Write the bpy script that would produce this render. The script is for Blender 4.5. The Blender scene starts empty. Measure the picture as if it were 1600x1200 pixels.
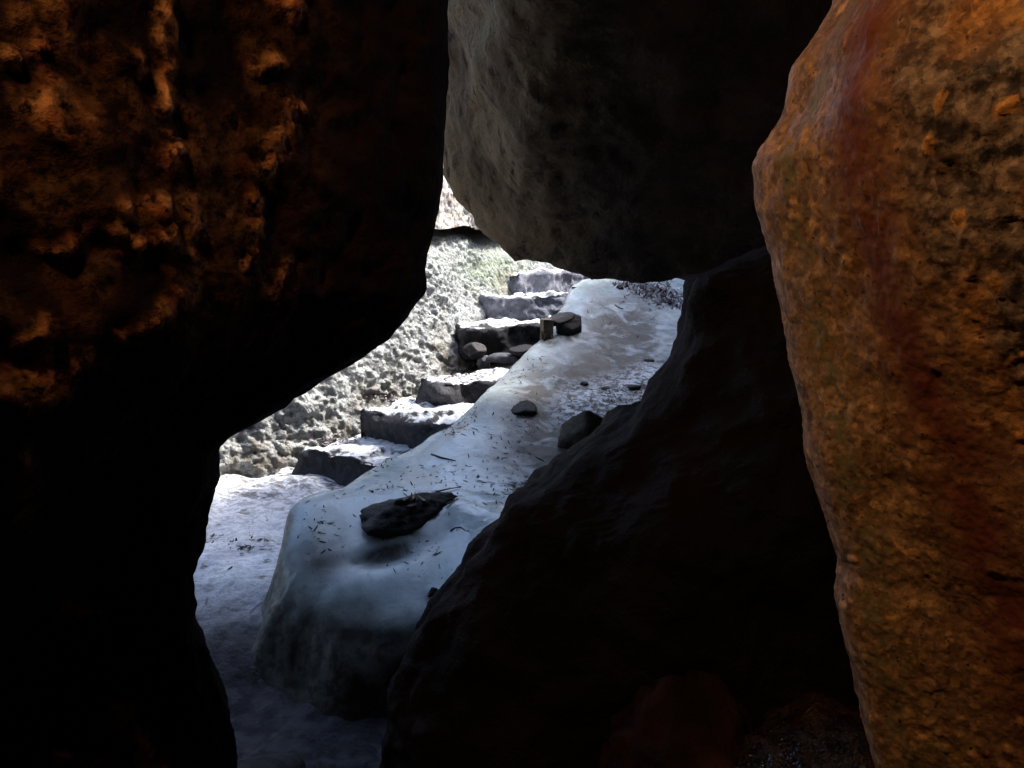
import bpy, math, random
import numpy as np
from mathutils import Vector

# ------------------------------------------------------------------ camera
SC = bpy.context.scene
CAM_H, F_PX, PITCH = 1.30, 1200.0, math.atan(210.0 / 1200.0)
cam_data = bpy.data.cameras.new('camera')
cam = bpy.data.objects.new('camera', cam_data)
SC.collection.objects.link(cam)
cam.location = (0, 0, CAM_H)
cam.rotation_euler = (math.pi / 2 - PITCH, 0, 0)
cam_data.sensor_width = 36.0
cam_data.lens = 36.0 * F_PX / 1600.0
cam_data.clip_start = 0.02
cam_data.clip_end = 500.0
SC.camera = cam

# ------------------------------------------------------------------ sky, sun, exposure
SUN_DIR = Vector((0.56, 0.28, 0.78)).normalized()          # towards the sun
world = bpy.data.worlds.new('World'); SC.world = world
world.use_nodes = True
wn = world.node_tree.nodes; wl = world.node_tree.links
sky = wn.new('ShaderNodeTexSky'); sky.sky_type = 'NISHITA'; sky.sun_disc = False
sky.sun_elevation = math.asin(SUN_DIR.z)
sky.sun_rotation = math.atan2(SUN_DIR.x, SUN_DIR.y)
sky.air_density = 1.0; sky.dust_density = 2.0
wn['Background'].inputs['Strength'].default_value = 0.145
wl.new(sky.outputs[0], wn['Background'].inputs['Color'])
sd = bpy.data.lights.new('sun', 'SUN'); sd.energy = 2.0; sd.angle = math.radians(10); sd.color = (1.0, 0.97, 0.93)
sun = bpy.data.objects.new('sun', sd); SC.collection.objects.link(sun)
sun.rotation_euler = SUN_DIR.to_track_quat('Z', 'Y').to_euler()
SC.view_settings.view_transform = 'Standard'
SC.view_settings.look = 'None'
SC.view_settings.exposure = 2.6
SC.view_settings.gamma = 1.0
SC.view_settings.use_curve_mapping = False
SC.cycles.max_bounces = 6
SC.cycles.diffuse_bounces = 4
SC.cycles.use_denoising = True

rng = np.random.default_rng(7)
random.seed(7)

# ------------------------------------------------------------------ pixel -> place
_fw = np.array([0, math.cos(PITCH), -math.sin(PITCH)])
_up = np.array([0, math.sin(PITCH), math.cos(PITCH)])
_rt = np.array([1.0, 0, 0])
EYE = np.array([0, 0, CAM_H])
def ray(px, py):
    return F_PX * _fw + (px - 800) * _rt + (600 - py) * _up
def PD(px, py, D):                      # the point on that sight line at ground distance D
    r = ray(px, py); return EYE + r * (D / r[1])
def PZ(px, py, z):                      # the point on that sight line at height z
    r = ray(px, py); return EYE + r * ((z - CAM_H) / r[2])
def to_px(P):
    q = P - EYE
    d = q @ _fw
    d = np.where(np.abs(d) < 1e-3, 1e-3, d)
    return 800 + F_PX * (q @ _rt) / d, 600 - F_PX * (q @ _up) / d, d

# ------------------------------------------------------------------ noise
def _hash(ix, iy, iz, s=0):
    n = (ix.astype(np.int64) * 374761393 + iy.astype(np.int64) * 668265263 + iz.astype(np.int64) * 2147483647 // 7 + s * 144665) & 0xffffffff
    n = ((n ^ (n >> 13)) * 1274126177) & 0xffffffff
    n = ((n ^ (n >> 16)) * 2246822519) & 0xffffffff
    return (n ^ (n >> 15)) & 0xffffffff
_G = rng.normal(size=(256, 3)); _G /= np.linalg.norm(_G, axis=1)[:, None]
def perlin(p, seed=0):
    p = np.asarray(p, float)
    i = np.floor(p).astype(np.int64); f = p - i
    u = f * f * f * (f * (f * 6 - 15) + 10)
    out = 0
    for dx in (0, 1):
        for dy in (0, 1):
            for dz in (0, 1):
                g = _G[_hash(i[:, 0] + dx, i[:, 1] + dy, i[:, 2] + dz, seed) % 256]
                d = g[:, 0] * (f[:, 0] - dx) + g[:, 1] * (f[:, 1] - dy) + g[:, 2] * (f[:, 2] - dz)
                w = (u[:, 0] if dx else 1 - u[:, 0]) * (u[:, 1] if dy else 1 - u[:, 1]) * (u[:, 2] if dz else 1 - u[:, 2])
                out = out + d * w
    return out * 1.5
def fbm(p, octs=4, seed=0, gain=0.5):
    a, s, out = 1.0, 1.0, 0
    for k in range(octs):
        out = out + a * perlin(p * s + 17.3 * k, seed + k); a *= gain; s *= 2.03
    return out
def ridged(p, octs=4, seed=0, gain=0.5):
    a, s, out = 1.0, 1.0, 0
    for k in range(octs):
        out = out + a * (1 - 2 * np.abs(perlin(p * s + 9.1 * k, seed + k))); a *= gain; s *= 2.03
    return out
def worley(p, seed=0):
    i = np.floor(p).astype(np.int64); f = p - i
    best = np.full(len(p), 9.0); sec = np.full(len(p), 9.0); bid = np.zeros(len(p))
    for dx in (-1, 0, 1):
        for dy in (-1, 0, 1):
            for dz in (-1, 0, 1):
                h = _hash(i[:, 0] + dx, i[:, 1] + dy, i[:, 2] + dz, seed)
                a = (h & 1023) / 1023.0; b = ((h >> 10) & 1023) / 1023.0; c = ((h >> 20) & 1023) / 1023.0
                d = (dx + a - f[:, 0]) ** 2 + (dy + b - f[:, 1]) ** 2 + (dz + c - f[:, 2]) ** 2
                nb = d < best
                sec = np.where(nb, best, np.minimum(sec, d))
                bid = np.where(nb, ((h * 7919) & 1023) / 1023.0, bid)
                best = np.where(nb, d, best)
    return np.sqrt(best), np.sqrt(sec), bid
def sstep(a, b, x):
    t = np.clip((x - a) / (b - a), 0, 1); return t * t * (3 - 2 * t)
def seg_dist(x, y, pts):
    best = np.full(np.shape(x), 1e9)
    for (ax, ay), (bx, by) in zip(pts[:-1], pts[1:]):
        vx, vy = bx - ax, by - ay
        t = np.clip(((x - ax) * vx + (y - ay) * vy) / (vx * vx + vy * vy + 1e-9), 0, 1)
        best = np.minimum(best, np.hypot(x - ax - t * vx, y - ay - t * vy))
    return best

# ------------------------------------------------------------------ mesh helpers
def mesh_obj(name, V, faces, mat, parent=None, smooth=True, attrs=None):
    me = bpy.data.meshes.new(name)
    me.from_pydata([tuple(v) for v in V] if not isinstance(V, np.ndarray) else V.tolist(), [], faces if isinstance(faces, list) else faces.tolist())
    if smooth:
        me.polygons.foreach_set('use_smooth', [True] * len(me.polygons))
    for k, a in (attrs or {}).items():
        at = me.attributes.new(k, 'FLOAT', 'POINT'); at.data.foreach_set('value', np.asarray(a, np.float32))
    me.materials.append(mat)
    me.update()
    o = bpy.data.objects.new(name, me); SC.collection.objects.link(o)
    if parent: o.parent = parent
    return o
def tag(o, label=None, cat=None, group=None, kind=None):
    if label: o['label'] = label
    if cat: o['category'] = cat
    if group: o['group'] = group
    if kind: o['kind'] = kind
    return o
def grid_faces(nu, nv, wrap_u=False):
    u = np.arange(nu if wrap_u else nu - 1); v = np.arange(nv - 1)
    U, W = np.meshgrid(u, v, indexing='ij')
    U2 = (U + 1) % nu
    return np.stack([U * nv + W, U2 * nv + W, U2 * nv + W + 1, U * nv + W + 1], -1).reshape(-1, 4)
def grid_normals(P, wrap=False):          # P (nu, nv, 3)
    if wrap:
        du = np.roll(P, -1, 0) - np.roll(P, 1, 0)
    else:
        du = np.gradient(P, axis=0)
    dv = np.gradient(P, axis=1)
    n = np.cross(du, dv); return n / (np.linalg.norm(n, axis=2)[..., None] + 1e-12)
def crom(C, t):                            # periodic Catmull-Rom; C (K, 2), t in [0, K)
    K = len(C); i = np.floor(t).astype(int); f = (t - i)[:, None]
    p0, p1, p2, p3 = C[(i - 1) % K], C[i % K], C[(i + 1) % K], C[(i + 2) % K]
    return 0.5 * (2 * p1 + (p2 - p0) * f + (2 * p0 - 5 * p1 + 4 * p2 - p3) * f ** 2 + (3 * p1 - p0 - 3 * p2 + p3) * f ** 3)
def loft(zs, section, tpar):
    """horizontal closed sections at the heights zs -> P (nt, nz, 3), outward normals"""
    P = np.zeros((len(tpar), len(zs), 3))
    for k, z in enumerate(zs):
        c = crom(np.array(section(z), float), tpar)
        P[:, k, :2] = c; P[:, k, 2] = z
    return P
def close_loft(P):
    nt, nz = P.shape[:2]
    V = P.reshape(-1, 3)
    bot = P[:, 0].mean(0); top = P[:, -1].mean(0)
    V = np.vstack([V, bot, top])
    F = grid_faces(nt, nz, True).tolist()
    a, b = len(V) - 2, len(V) - 1
    for i in range(nt):
        j = (i + 1) % nt
        F.append([a, j * nz, i * nz]); F.append([b, i * nz + nz - 1, j * nz + nz - 1])
    return V, F
def tspan(spec):                            # [(from, to, count)]
    return np.concatenate([np.linspace(a, b, n, endpoint=False) for a, b, n in spec])
def stone_verts(dims, seed, planes=16, sub=4, rough=0.04, cut=(0.60, 1.0)):
    """an angular broken stone: a ball cut by random planes, edges softened, surface pitted"""
    import bmesh
    bm = bmesh.new(); bmesh.ops.create_icosphere(bm, subdivisions=sub, radius=1.0)
    V = np.array([v.co[:] for v in bm.verts]); F = [[v.index for v in f.verts] for f in bm.faces]; bm.free()
    r = np.random.default_rng(seed)
    N = r.normal(size=(planes, 3)); N /= np.linalg.norm(N, axis=1)[:, None]
    d = r.uniform(cut[0], cut[1], planes)
    c = np.maximum(V @ N.T, 1e-3)
    R = (d[None] / c)
    R = -np.log(np.exp(-R * 38).sum(1)) / 38
    R = np.clip(R, 0.45, 1.15)
    W = V * R[:, None]
    W = W * (1 + rough * fbm(W * 3.0 + seed, 4, seed, 0.6)[:, None] + 0.9 * rough * ridged(W * 7 + seed, 2, seed + 5)[:, None])
    return W * np.array(dims), F
def rot_z(V, a):
    c, s = math.cos(a), math.sin(a); R = np.array([[c, -s, 0], [s, c, 0], [0, 0, 1]]); return V @ R.T
def rot_x(V, a):
    c, s = math.cos(a), math.sin(a); R = np.array([[1, 0, 0], [0, c, -s], [0, s, c]]); return V @ R.T
def rot_y(V, a):
    c, s = math.cos(a), math.sin(a); R = np.array([[c, 0, s], [0, 1, 0], [-s, 0, c]]); return V @ R.T
def tube(pts, radii, n=6):
    pts = np.array(pts, float); V = []; F = []
    for i, p in enumerate(pts):
        t = pts[min(i + 1, len(pts) - 1)] - pts[max(i - 1, 0)]; t /= np.linalg.norm(t) + 1e-9
        a = np.cross(t, [0, 0, 1.0]);
        if np.linalg.norm(a) < 1e-3: a = np.array([1.0, 0, 0])
        a /= np.linalg.norm(a); b = np.cross(t, a)
        for k in range(n):
            w = 2 * math.pi * k / n
            V.append(p + radii[i] * (math.cos(w) * a + math.sin(w) * b))
    for i in range(len(pts) - 1):
        for k in range(n):
            F.append([i * n + k, i * n + (k + 1) % n, (i + 1) * n + (k + 1) % n, (i + 1) * n + k])
    F.append(list(range(n))[::-1]); F.append([(len(pts) - 1) * n + k for k in range(n)])
    return np.array(V), F

# ------------------------------------------------------------------ materials
class Mat:
    def __init__(s, name):
        s.m = bpy.data.materials.new(name); s.m.use_nodes = True
        s.t = s.m.node_tree; s.bsdf = s.t.nodes['Principled BSDF']
        s.co = s.t.nodes.new('ShaderNodeTexCoord').outputs['Object']
    def n(s, typ, **kw):
        nd = s.t.nodes.new(typ)
        for k, v in kw.items(): setattr(nd, k, v)
        return nd
    def link(s, a, b): s.t.links.new(a, b)
    def put(s, sock, v):
        if hasattr(v, 'is_output') or isinstance(v, bpy.types.NodeSocket): s.link(v, sock)
        else: sock.default_value = v
    def stretch(s, sc, rot=(0, 0, 0)):
        mp = s.n('ShaderNodeMapping'); s.link(s.co, mp.inputs[0]); mp.inputs['Scale'].default_value = sc; mp.inputs['Rotation'].default_value = rot
        return mp.outputs[0]
    def noise(s, scale, detail=4, rough=0.55, dist=0.0, vec=None):
        nd = s.n('ShaderNodeTexNoise'); s.link(vec or s.co, nd.inputs['Vector'])
        nd.inputs['Scale'].default_value = scale; nd.inputs['Detail'].default_value = detail
        nd.inputs['Roughness'].default_value = rough; nd.inputs['Distortion'].default_value = dist
        return nd.outputs['Fac']
    def voro(s, scale, out='Distance', feature='F1', vec=None, rnd=1.0):
        nd = s.n('ShaderNodeTexVoronoi', feature=feature); s.link(vec or s.co, nd.inputs['Vector'])
        nd.inputs['Scale'].default_value = scale; nd.inputs['Randomness'].default_value = rnd
        return nd.outputs[out]
    def attr(s, name):
        nd = s.n('ShaderNodeAttribute', attribute_name=name); return nd.outputs['Fac']
    def ramp(s, fac, a, b, lo=0.0, hi=1.0):
        nd = s.n('ShaderNodeMapRange', interpolation_type='SMOOTHSTEP'); s.put(nd.inputs['Value'], fac)
        nd.inputs['From Min'].default_value = a; nd.inputs['From Max'].default_value = b
        nd.inputs['To Min'].default_value = lo; nd.inputs['To Max'].default_value = hi
        return nd.outputs['Result']
    def math(s, op, a, b=0.0):
        nd = s.n('ShaderNodeMath', operation=op); s.put(nd.inputs[0], a); s.put(nd.inputs[1], b); return nd.outputs[0]
    def mix(s, fac, a, b, mode='MIX'):
        nd = s.n('ShaderNodeMix', data_type='RGBA', blend_type=mode)
        s.put(nd.inputs[0], fac)
        s.put(nd.inputs[6], a if not isinstance(a, tuple) else (*a, 1.0)); s.put(nd.inputs[7], b if not isinstance(b, tuple) else (*b, 1.0))
        return nd.outputs[2]
    def bump(s, height, strength=0.5, dist=0.01, prev=None):
        nd = s.n('ShaderNodeBump'); s.put(nd.inputs['Height'], height)
        nd.inputs['Strength'].default_value = strength; nd.inputs['Distance'].default_value = dist
        if prev is not None: s.link(prev, nd.inputs['Normal'])
        return nd.outputs['Normal']
    def up(s):
        g = s.n('ShaderNodeNewGeometry'); sp = s.n('ShaderNodeSeparateXYZ'); s.link(g.outputs['Normal'], sp.inputs[0]); return sp.outputs['Z']
    def done(s, color, rough=0.8, normal=None, spec=0.4, **kw):
        b = s.bsdf
        s.put(b.inputs['Base Color'], color if not isinstance(color, tuple) else (*color, 1.0))
        s.put(b.inputs['Roughness'], rough); b.inputs['Specular IOR Level'].default_value = spec
        if normal is not None: s.link(normal, b.inputs['Normal'])
        for k, v in kw.items(): s.put(b.inputs[k.replace('_', ' ')], v)
        return s.m

def mat_wall():
    m = Mat('wall_granite')
    big = m.noise(1.3, 3); mid = m.noise(9, 5, 0.6); fine = m.noise(70, 4, 0.7)
    c = m.mix(m.ramp(mid, 0.35, 0.65), (0.42, 0.43, 0.42), (0.55, 0.565, 0.555))
    c = m.mix(m.ramp(fine, 0.52, 0.66), c, (0.20, 0.20, 0.19))
    c = m.mix(m.ramp(m.noise(160, 2), 0.6, 0.72), c, (0.09, 0.09, 0.09))
    c = m.mix(m.math('MULTIPLY', m.attr('algae'), m.ramp(m.noise(22, 4), 0.35, 0.62, 0.25, 1.0)), c, (0.33, 0.385, 0.27))
    c = m.mix(m.math('MULTIPLY', m.attr('soil'), m.ramp(m.noise(14, 4), 0.3, 0.6)), c, (0.20, 0.16, 0.11))
    h = m.math('ADD', m.noise(28, 6, 0.7), m.math('MULTIPLY', m.voro(46), -0.35))
    nb = m.bump(h, 1.0, 0.032); nb = m.bump(fine, 0.9, 0.016, nb)
    return m.done(c, 0.85, nb, 0.3)
def mat_wall_upper():
    m = Mat('pale_granite')
    c = m.mix(m.ramp(m.noise(16, 5), 0.4, 0.62), (0.58, 0.54, 0.50), (0.40, 0.33, 0.28))
    c = m.mix(m.ramp(m.noise(60, 3), 0.58, 0.68), c, (0.14, 0.11, 0.10))
    nb = m.bump(m.noise(35, 6, 0.7), 0.9, 0.03)
    return m.done(c, 0.85, nb, 0.3)
def mat_ceiling():
    m = Mat('overhead_granite')
    st = m.stretch((1.0, 1.0, 0.45), (0.5, 0.2, 0.4))
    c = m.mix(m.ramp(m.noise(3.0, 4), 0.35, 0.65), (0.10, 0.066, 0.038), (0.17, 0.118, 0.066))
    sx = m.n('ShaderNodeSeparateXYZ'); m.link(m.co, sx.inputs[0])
    shade_or_damp = m.ramp(m.math('ADD', sx.outputs['X'], m.math('MULTIPLY', m.noise(2.5, 4, 0.6), 0.5)), 0.15, 0.75)  # painted shade: albedo drops towards the right side
    c = m.mix(shade_or_damp, c, m.mix(m.ramp(m.noise(5, 4), 0.4, 0.6), (0.030, 0.021, 0.017), (0.055, 0.040, 0.030)))
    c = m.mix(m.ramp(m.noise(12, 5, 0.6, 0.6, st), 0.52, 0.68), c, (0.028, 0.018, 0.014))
    c = m.mix(m.ramp(m.noise(90, 3), 0.58, 0.7), c, (0.07, 0.06, 0.05))
    h = m.math('ADD', m.noise(14, 6, 0.68, 0.1), m.math('MULTIPLY', m.noise(60, 4, 0.7), 0.4))
    nb = m.bump(h, 1.0, 0.03)
    return m.done(c, 0.9, nb, 0.12)
def mat_right():
    m = Mat('orange_granite')
    cell = m.attr('cell'); f1 = m.attr('grain')
    base = m.mix(m.ramp(m.noise(6, 4), 0.35, 0.68), (0.23, 0.15, 0.09), (0.33, 0.22, 0.13))
    base = m.mix(m.ramp(m.noise(38, 4, 0.6), 0.5, 0.68), base, (0.15, 0.085, 0.045))
    base = m.mix(m.math('MULTIPLY', m.ramp(cell, 0.70, 0.78), m.ramp(f1, 0.55, 0.28)), base, (0.43, 0.275, 0.14))
    coarse = m.mix(m.ramp(m.noise(40, 5, 0.65), 0.44, 0.62), (0.21, 0.165, 0.14), (0.028, 0.024, 0.029))
    coarse = m.mix(m.math('MULTIPLY', m.ramp(cell, 0.72, 0.8), m.ramp(f1, 0.55, 0.3)), coarse, (0.45, 0.25, 0.09))
    coarse = m.mix(m.ramp(m.noise(5, 3), 0.52, 0.68), coarse, m.mix(m.ramp(m.noise(40, 3), 0.4, 0.6), (0.46, 0.25, 0.09), (0.25, 0.13, 0.06)))
    c = m.mix(m.attr('facet'), base, coarse)
    wob = m.n('ShaderNodeVectorMath', operation='ADD'); m.link(m.co, wob.inputs[0])
    nv = m.n('ShaderNodeTexNoise'); nv.inputs['Scale'].default_value = 60; m.link(m.co, nv.inputs['Vector'])
    sc_ = m.n('ShaderNodeVectorMath', operation='SCALE'); m.link(nv.outputs['Color'], sc_.inputs[0]); sc_.inputs['Scale'].default_value = 0.012; m.link(sc_.outputs[0], wob.inputs[1])
    g1 = m.voro(75, 'Color', vec=wob.outputs[0]); g2 = m.voro(170, 'Color', vec=wob.outputs[0])
    c = m.mix(1.0, c, m.mix(m.ramp(g1, 0.1, 0.95), (0.66, 0.63, 0.62), (1.36, 1.30, 1.20)), 'MULTIPLY')
    c = m.mix(1.0, c, m.mix(m.ramp(g2, 0.1, 0.9), (0.72, 0.70, 0.70), (1.22, 1.20, 1.16)), 'MULTIPLY')
    red = m.math('MULTIPLY', m.attr('stain'), m.ramp(m.noise(18, 4), 0.25, 0.55, 0.35, 1.0))
    c = m.mix(red, c, (0.13, 0.035, 0.018))
    c = m.mix(m.math('MULTIPLY', m.attr('lichen'), m.ramp(m.noise(45, 4), 0.4, 0.6)), c, (0.15, 0.15, 0.09))
    c = m.mix(m.ramp(m.noise(120, 3), 0.62, 0.72), c, (0.04, 0.025, 0.02))
    h = m.math('ADD', m.noise(60, 5, 0.7), m.math('MULTIPLY', m.voro(110, 'Distance'), -0.4))
    nb = m.bump(h, 0.5, 0.005)
    return m.done(c, m.ramp(m.noise(20, 3), 0.3, 0.7, 0.5, 0.85), nb, 0.35)
def mat_left():
    m = Mat('lit_patch_granite')
    c = m.mix(m.ramp(m.noise(7, 4), 0.35, 0.7), (0.0045, 0.0024, 0.0032), (0.013, 0.0058, 0.0058))  # unlit rock between the patches painted near-black
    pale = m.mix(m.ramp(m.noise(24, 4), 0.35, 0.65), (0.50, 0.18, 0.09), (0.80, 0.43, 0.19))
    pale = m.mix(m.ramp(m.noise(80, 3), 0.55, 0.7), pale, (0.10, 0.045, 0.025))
    k = m.math('MULTIPLY', m.attr('crust_or_lit'), m.ramp(m.noise(30, 5, 0.65), 0.36, 0.6))  # lamplit patches painted in as orange albedo
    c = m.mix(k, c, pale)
    nb = m.bump(m.noise(40, 5, 0.65), 0.7, 0.015)
    return m.done(c, 0.85, nb, 0.08)
def mat_black():
    m = Mat('wet_black_rock')
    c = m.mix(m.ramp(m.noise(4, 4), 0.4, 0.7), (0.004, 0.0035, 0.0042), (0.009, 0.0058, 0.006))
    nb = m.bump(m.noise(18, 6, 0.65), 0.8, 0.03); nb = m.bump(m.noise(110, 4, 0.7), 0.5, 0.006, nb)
    return m.done(c, 0.8, nb, 0.12)
def mat_redrock():
    m = Mat('damp_red_rock')
    c = m.mix(m.ramp(m.noise(6, 4), 0.35, 0.7), (0.012, 0.0055, 0.005), (0.062, 0.022, 0.015))
    nb = m.bump(m.noise(25, 6, 0.65), 0.8, 0.03); nb = m.bump(m.noise(130, 4, 0.7), 0.7, 0.008, nb)
    return m.done(c, 0.85, nb, 0.15)
def mat_damp():
    m = Mat('damp_gritty_rock')
    c = m.mix(m.ramp(m.noise(6, 4), 0.35, 0.7), (0.012, 0.007, 0.006), (0.06, 0.026, 0.018))
    nb = m.bump(m.noise(25, 6, 0.65), 0.8, 0.03); nb = m.bump(m.noise(120, 2, 0.6), 1.0, 0.02, nb)
    return m.done(c, m.ramp(m.noise(30, 3), 0.45, 0.6, 0.06, 0.5), nb, 0.8)
def mat_shell():
    m = Mat('cave_rock')
    c = m.mix(m.ramp(m.noise(3, 4), 0.35, 0.7), (0.03, 0.02, 0.018), (0.07, 0.045, 0.035))
    return m.done(c, 0.9, m.bump(m.noise(14, 6, 0.65), 0.9, 0.05), 0.2)
def mat_step(name, tone, frost):
    m = Mat(name)
    c = m.mix(m.ramp(m.noise(14, 5, 0.6), 0.35, 0.65), tuple(0.62 * t for t in tone), tone)
    c = m.mix(m.ramp(m.noise(45, 4), 0.56, 0.68), c, (0.06, 0.055, 0.06))
    k = m.math('MULTIPLY', m.ramp(m.math('ADD', m.up(), m.math('MULTIPLY', m.noise(30, 4), 0.45)), 1.05, 1.20), frost)
    c = m.mix(k, c, (0.76, 0.78, 0.82))
    nb = m.bump(m.noise(24, 6, 0.68), 0.9, 0.025)
    return m.done(c, m.ramp(k, 0, 1, 0.75, 0.45), nb, 0.4)
def mat_ice():
    m = Mat('milky_ice')
    st = m.stretch((1.0, 0.5, 1.0), (0, 0, -0.35))
    cloud = m.noise(3.2, 5, 0.55, 0.9, st)
    c = m.mix(m.ramp(cloud, 0.32, 0.66), (0.36, 0.45, 0.465), (0.57, 0.665, 0.685))
    c = m.mix(m.ramp(m.noise(11, 4, 0.55, 0.8, st), 0.50, 0.74, 0, 0.45), c, (0.64, 0.72, 0.74))
    dirt = m.math('MULTIPLY', m.attr('dirt'), m.ramp(m.noise(7, 6, 0.65, 0.8), 0.28, 0.58, 0.55, 1.0))
    c = m.mix(dirt, c, (0.10, 0.088, 0.075))
    speck = m.math('MULTIPLY', m.ramp(m.noise(80, 3, 0.6), 0.63, 0.70), m.math('ADD', 0.08, m.math('MULTIPLY', m.attr('dirt'), 0.8)))
    c = m.mix(speck, c, (0.035, 0.03, 0.028))
    c = m.mix(m.math('MULTIPLY', m.attr('crust_or_lit'), m.ramp(m.noise(30, 5, 0.7), 0.42, 0.58)), c, (0.62, 0.66, 0.72))
    c = m.mix(m.math('MULTIPLY', m.attr('deep_shade'), m.ramp(m.noise(9, 5, 0.6, 1.0, st), 0.25, 0.6, 0.6, 1.0)), c, (0.03, 0.034, 0.03))
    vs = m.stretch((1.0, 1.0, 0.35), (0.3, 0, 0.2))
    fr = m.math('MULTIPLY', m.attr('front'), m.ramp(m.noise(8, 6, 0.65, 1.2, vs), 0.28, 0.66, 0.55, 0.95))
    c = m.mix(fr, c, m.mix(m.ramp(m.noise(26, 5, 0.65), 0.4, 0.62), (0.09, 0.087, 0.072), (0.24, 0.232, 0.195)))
    nb = m.bump(m.noise(5, 2, 0.45, 0.4), 0.22, 0.035)
    nb = m.bump(m.noise(34, 3, 0.5, 0.5), 0.35, 0.006, nb)
    cb = m.bump(m.noise(18, 2, 0.5, 0.3), 0.3, 0.008)
    k = m.ramp(m.noise(12, 4, 0.6), 0.40, 0.62, 0.09, 0.28)
    m.link(cb, m.bsdf.inputs['Coat Normal'])
    dull = m.math('MAXIMUM', m.math('MAXIMUM', dirt, m.attr('deep_shade')), fr)
    k = m.math('ADD', k, m.math('MULTIPLY', dull, 0.35))
    return m.done(c, k, nb, 0.35, IOR=1.31, Subsurface_Weight=0.5, Subsurface_Radius=(0.03, 0.05, 0.06), Subsurface_Scale=0.7, Coat_Weight=m.math('MULTIPLY', m.math('SUBTRACT', 1.0, dull), 0.5), Coat_Roughness=0.07, Coat_IOR=1.4)
def m_str(m, v): return v
def mat_floor():
    m = Mat('frosty_floor')
    st = m.stretch((1.0, 1.6, 1.0), (0, 0, 0.3))
    c = m.mix(m.ramp(m.noise(6, 5, 0.6), 0.3, 0.65), (0.52, 0.55, 0.62), (0.80, 0.82, 0.86))
    c = m.mix(m.ramp(m.math('ADD', m.attr('near_shade'), m.math('MULTIPLY', m.noise(6, 5, 0.6), 0.5)), 0.55, 1.15), c, m.mix(m.ramp(m.noise(12, 4), 0.4, 0.6), (0.025, 0.025, 0.03), (0.065, 0.065, 0.075)))  # shade towards the viewer painted as a darker floor colour
    dirt = m.math('MULTIPLY', m.attr('soil'), m.ramp(m.noise(30, 5, 0.7, 0.5, st), 0.44, 0.58))
    c = m.mix(dirt, c, (0.07, 0.06, 0.06))
    c = m.mix(m.math('MULTIPLY', m.ramp(m.noise(7, 4, 0.6, 0.6, st), 0.58, 0.66), 0.8), c, (0.09, 0.08, 0.085))
    nb = m.bump(m.noise(20, 5, 0.6), 0.6, 0.02); nb = m.bump(m.noise(90, 3), 0.4, 0.006, nb)
    return m.done(c, m.math('MAXIMUM', m.ramp(m.noise(14, 3), 0.4, 0.6, 0.25, 0.6), m.math('MULTIPLY', m.attr('near_shade'), 0.85)), nb, 0.3)
def mat_ground():
    m = Mat('cave_soil')
    c = m.mix(m.ramp(m.noise(5, 6), 0.35, 0.65), (0.045, 0.035, 0.03), (0.11, 0.09, 0.075))
    return m.done(c, 0.9, m.bump(m.noise(25, 6, 0.7), 0.9, 0.03), 0.2)
def mat_stone(name, a, b, rough=0.7):
    m = Mat(name)
    c = m.mix(m.ramp(m.noise(20, 5, 0.6), 0.35, 0.65), a, b)
    nb = m.bump(m.noise(45, 5, 0.7), 0.8, 0.012)
    return m.done(c, rough, nb, 0.4)
def mat_litter(name, cols):
    m = Mat(name)
    g = m.n('ShaderNodeNewGeometry').outputs['Random Per Island']
    c = m.mix(m.ramp(g, 0.2, 0.8), cols[0], cols[1])
    return m.done(c, 0.7, None, 0.3)

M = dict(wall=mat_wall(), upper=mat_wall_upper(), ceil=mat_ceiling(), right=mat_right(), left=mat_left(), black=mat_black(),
         red=mat_redrock(), shade_or_damp=mat_damp(), shell=mat_shell(), ice=mat_ice(), floor=mat_floor(), ground=mat_ground(),
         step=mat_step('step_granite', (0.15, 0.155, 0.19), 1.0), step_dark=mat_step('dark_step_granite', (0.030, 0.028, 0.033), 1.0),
         stone=mat_stone('dark_stone', (0.012, 0.011, 0.011), (0.040, 0.033, 0.030)),
         brown=mat_stone('brown_stone', (0.018, 0.014, 0.009), (0.055, 0.044, 0.027)),
         grey=mat_stone('grey_stone', (0.05, 0.05, 0.058), (0.11, 0.11, 0.12)),
         wood=mat_stone('split_wood', (0.10, 0.075, 0.05), (0.17, 0.135, 0.095)),
         dryleaf=mat_stone('dry_leaf', (0.30, 0.24, 0.15), (0.42, 0.35, 0.23)),
         bark=mat_stone('bark', (0.05, 0.035, 0.025), (0.10, 0.075, 0.05)),
         needle=mat_litter('needles', ((0.012, 0.010, 0.010), (0.05, 0.04, 0.03))),
         leaf=mat_litter('dead_leaves', ((0.05, 0.04, 0.045), (0.26, 0.22, 0.22))))

# ------------------------------------------------------------------ ground heights
def G(x, y):
    x = np.asarray(x, float); y = np.asarray(y, float)
    s = x * 0.545 + y * 0.839
    g = -0.30 + 0.30 * sstep(2.05, 2.85, y + 0.1 * x)
    g = g + 0.86 * np.clip((s - 2.75) / 2.45, 0, 1) - 0.06 * sstep(2.7, 2.9, s)
    far = sstep(7.5, 10.5, np.hypot(x, y - 3.0))
    return g * (1 - far) + 0.95 * far

def axis(a, b, h, far, n):
    d = np.arange(a, b + 1e-6, h)
    k = np.linspace(0, 1, n + 1)[1:] ** 2.2 * (far)
    return np.concatenate([(a - k)[::-1], d, b + k])
gx = axis(-4, 4, 0.08, 70, 14); gy = axis(-4, 9, 0.08, 70, 14)
X, Y = np.meshgrid(gx, gy, indexing='ij')
Z = G(X, Y) + 0.02 * fbm(np.stack([X * 3, Y * 3, X * 0], -1).reshape(-1, 3), 3, 3).reshape(X.shape)
P = np.stack([X, Y, Z], -1)
tag(mesh_obj('ground', P.reshape(-1, 3), grid_faces(*X.shape), M['ground']), kind='structure')

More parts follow.
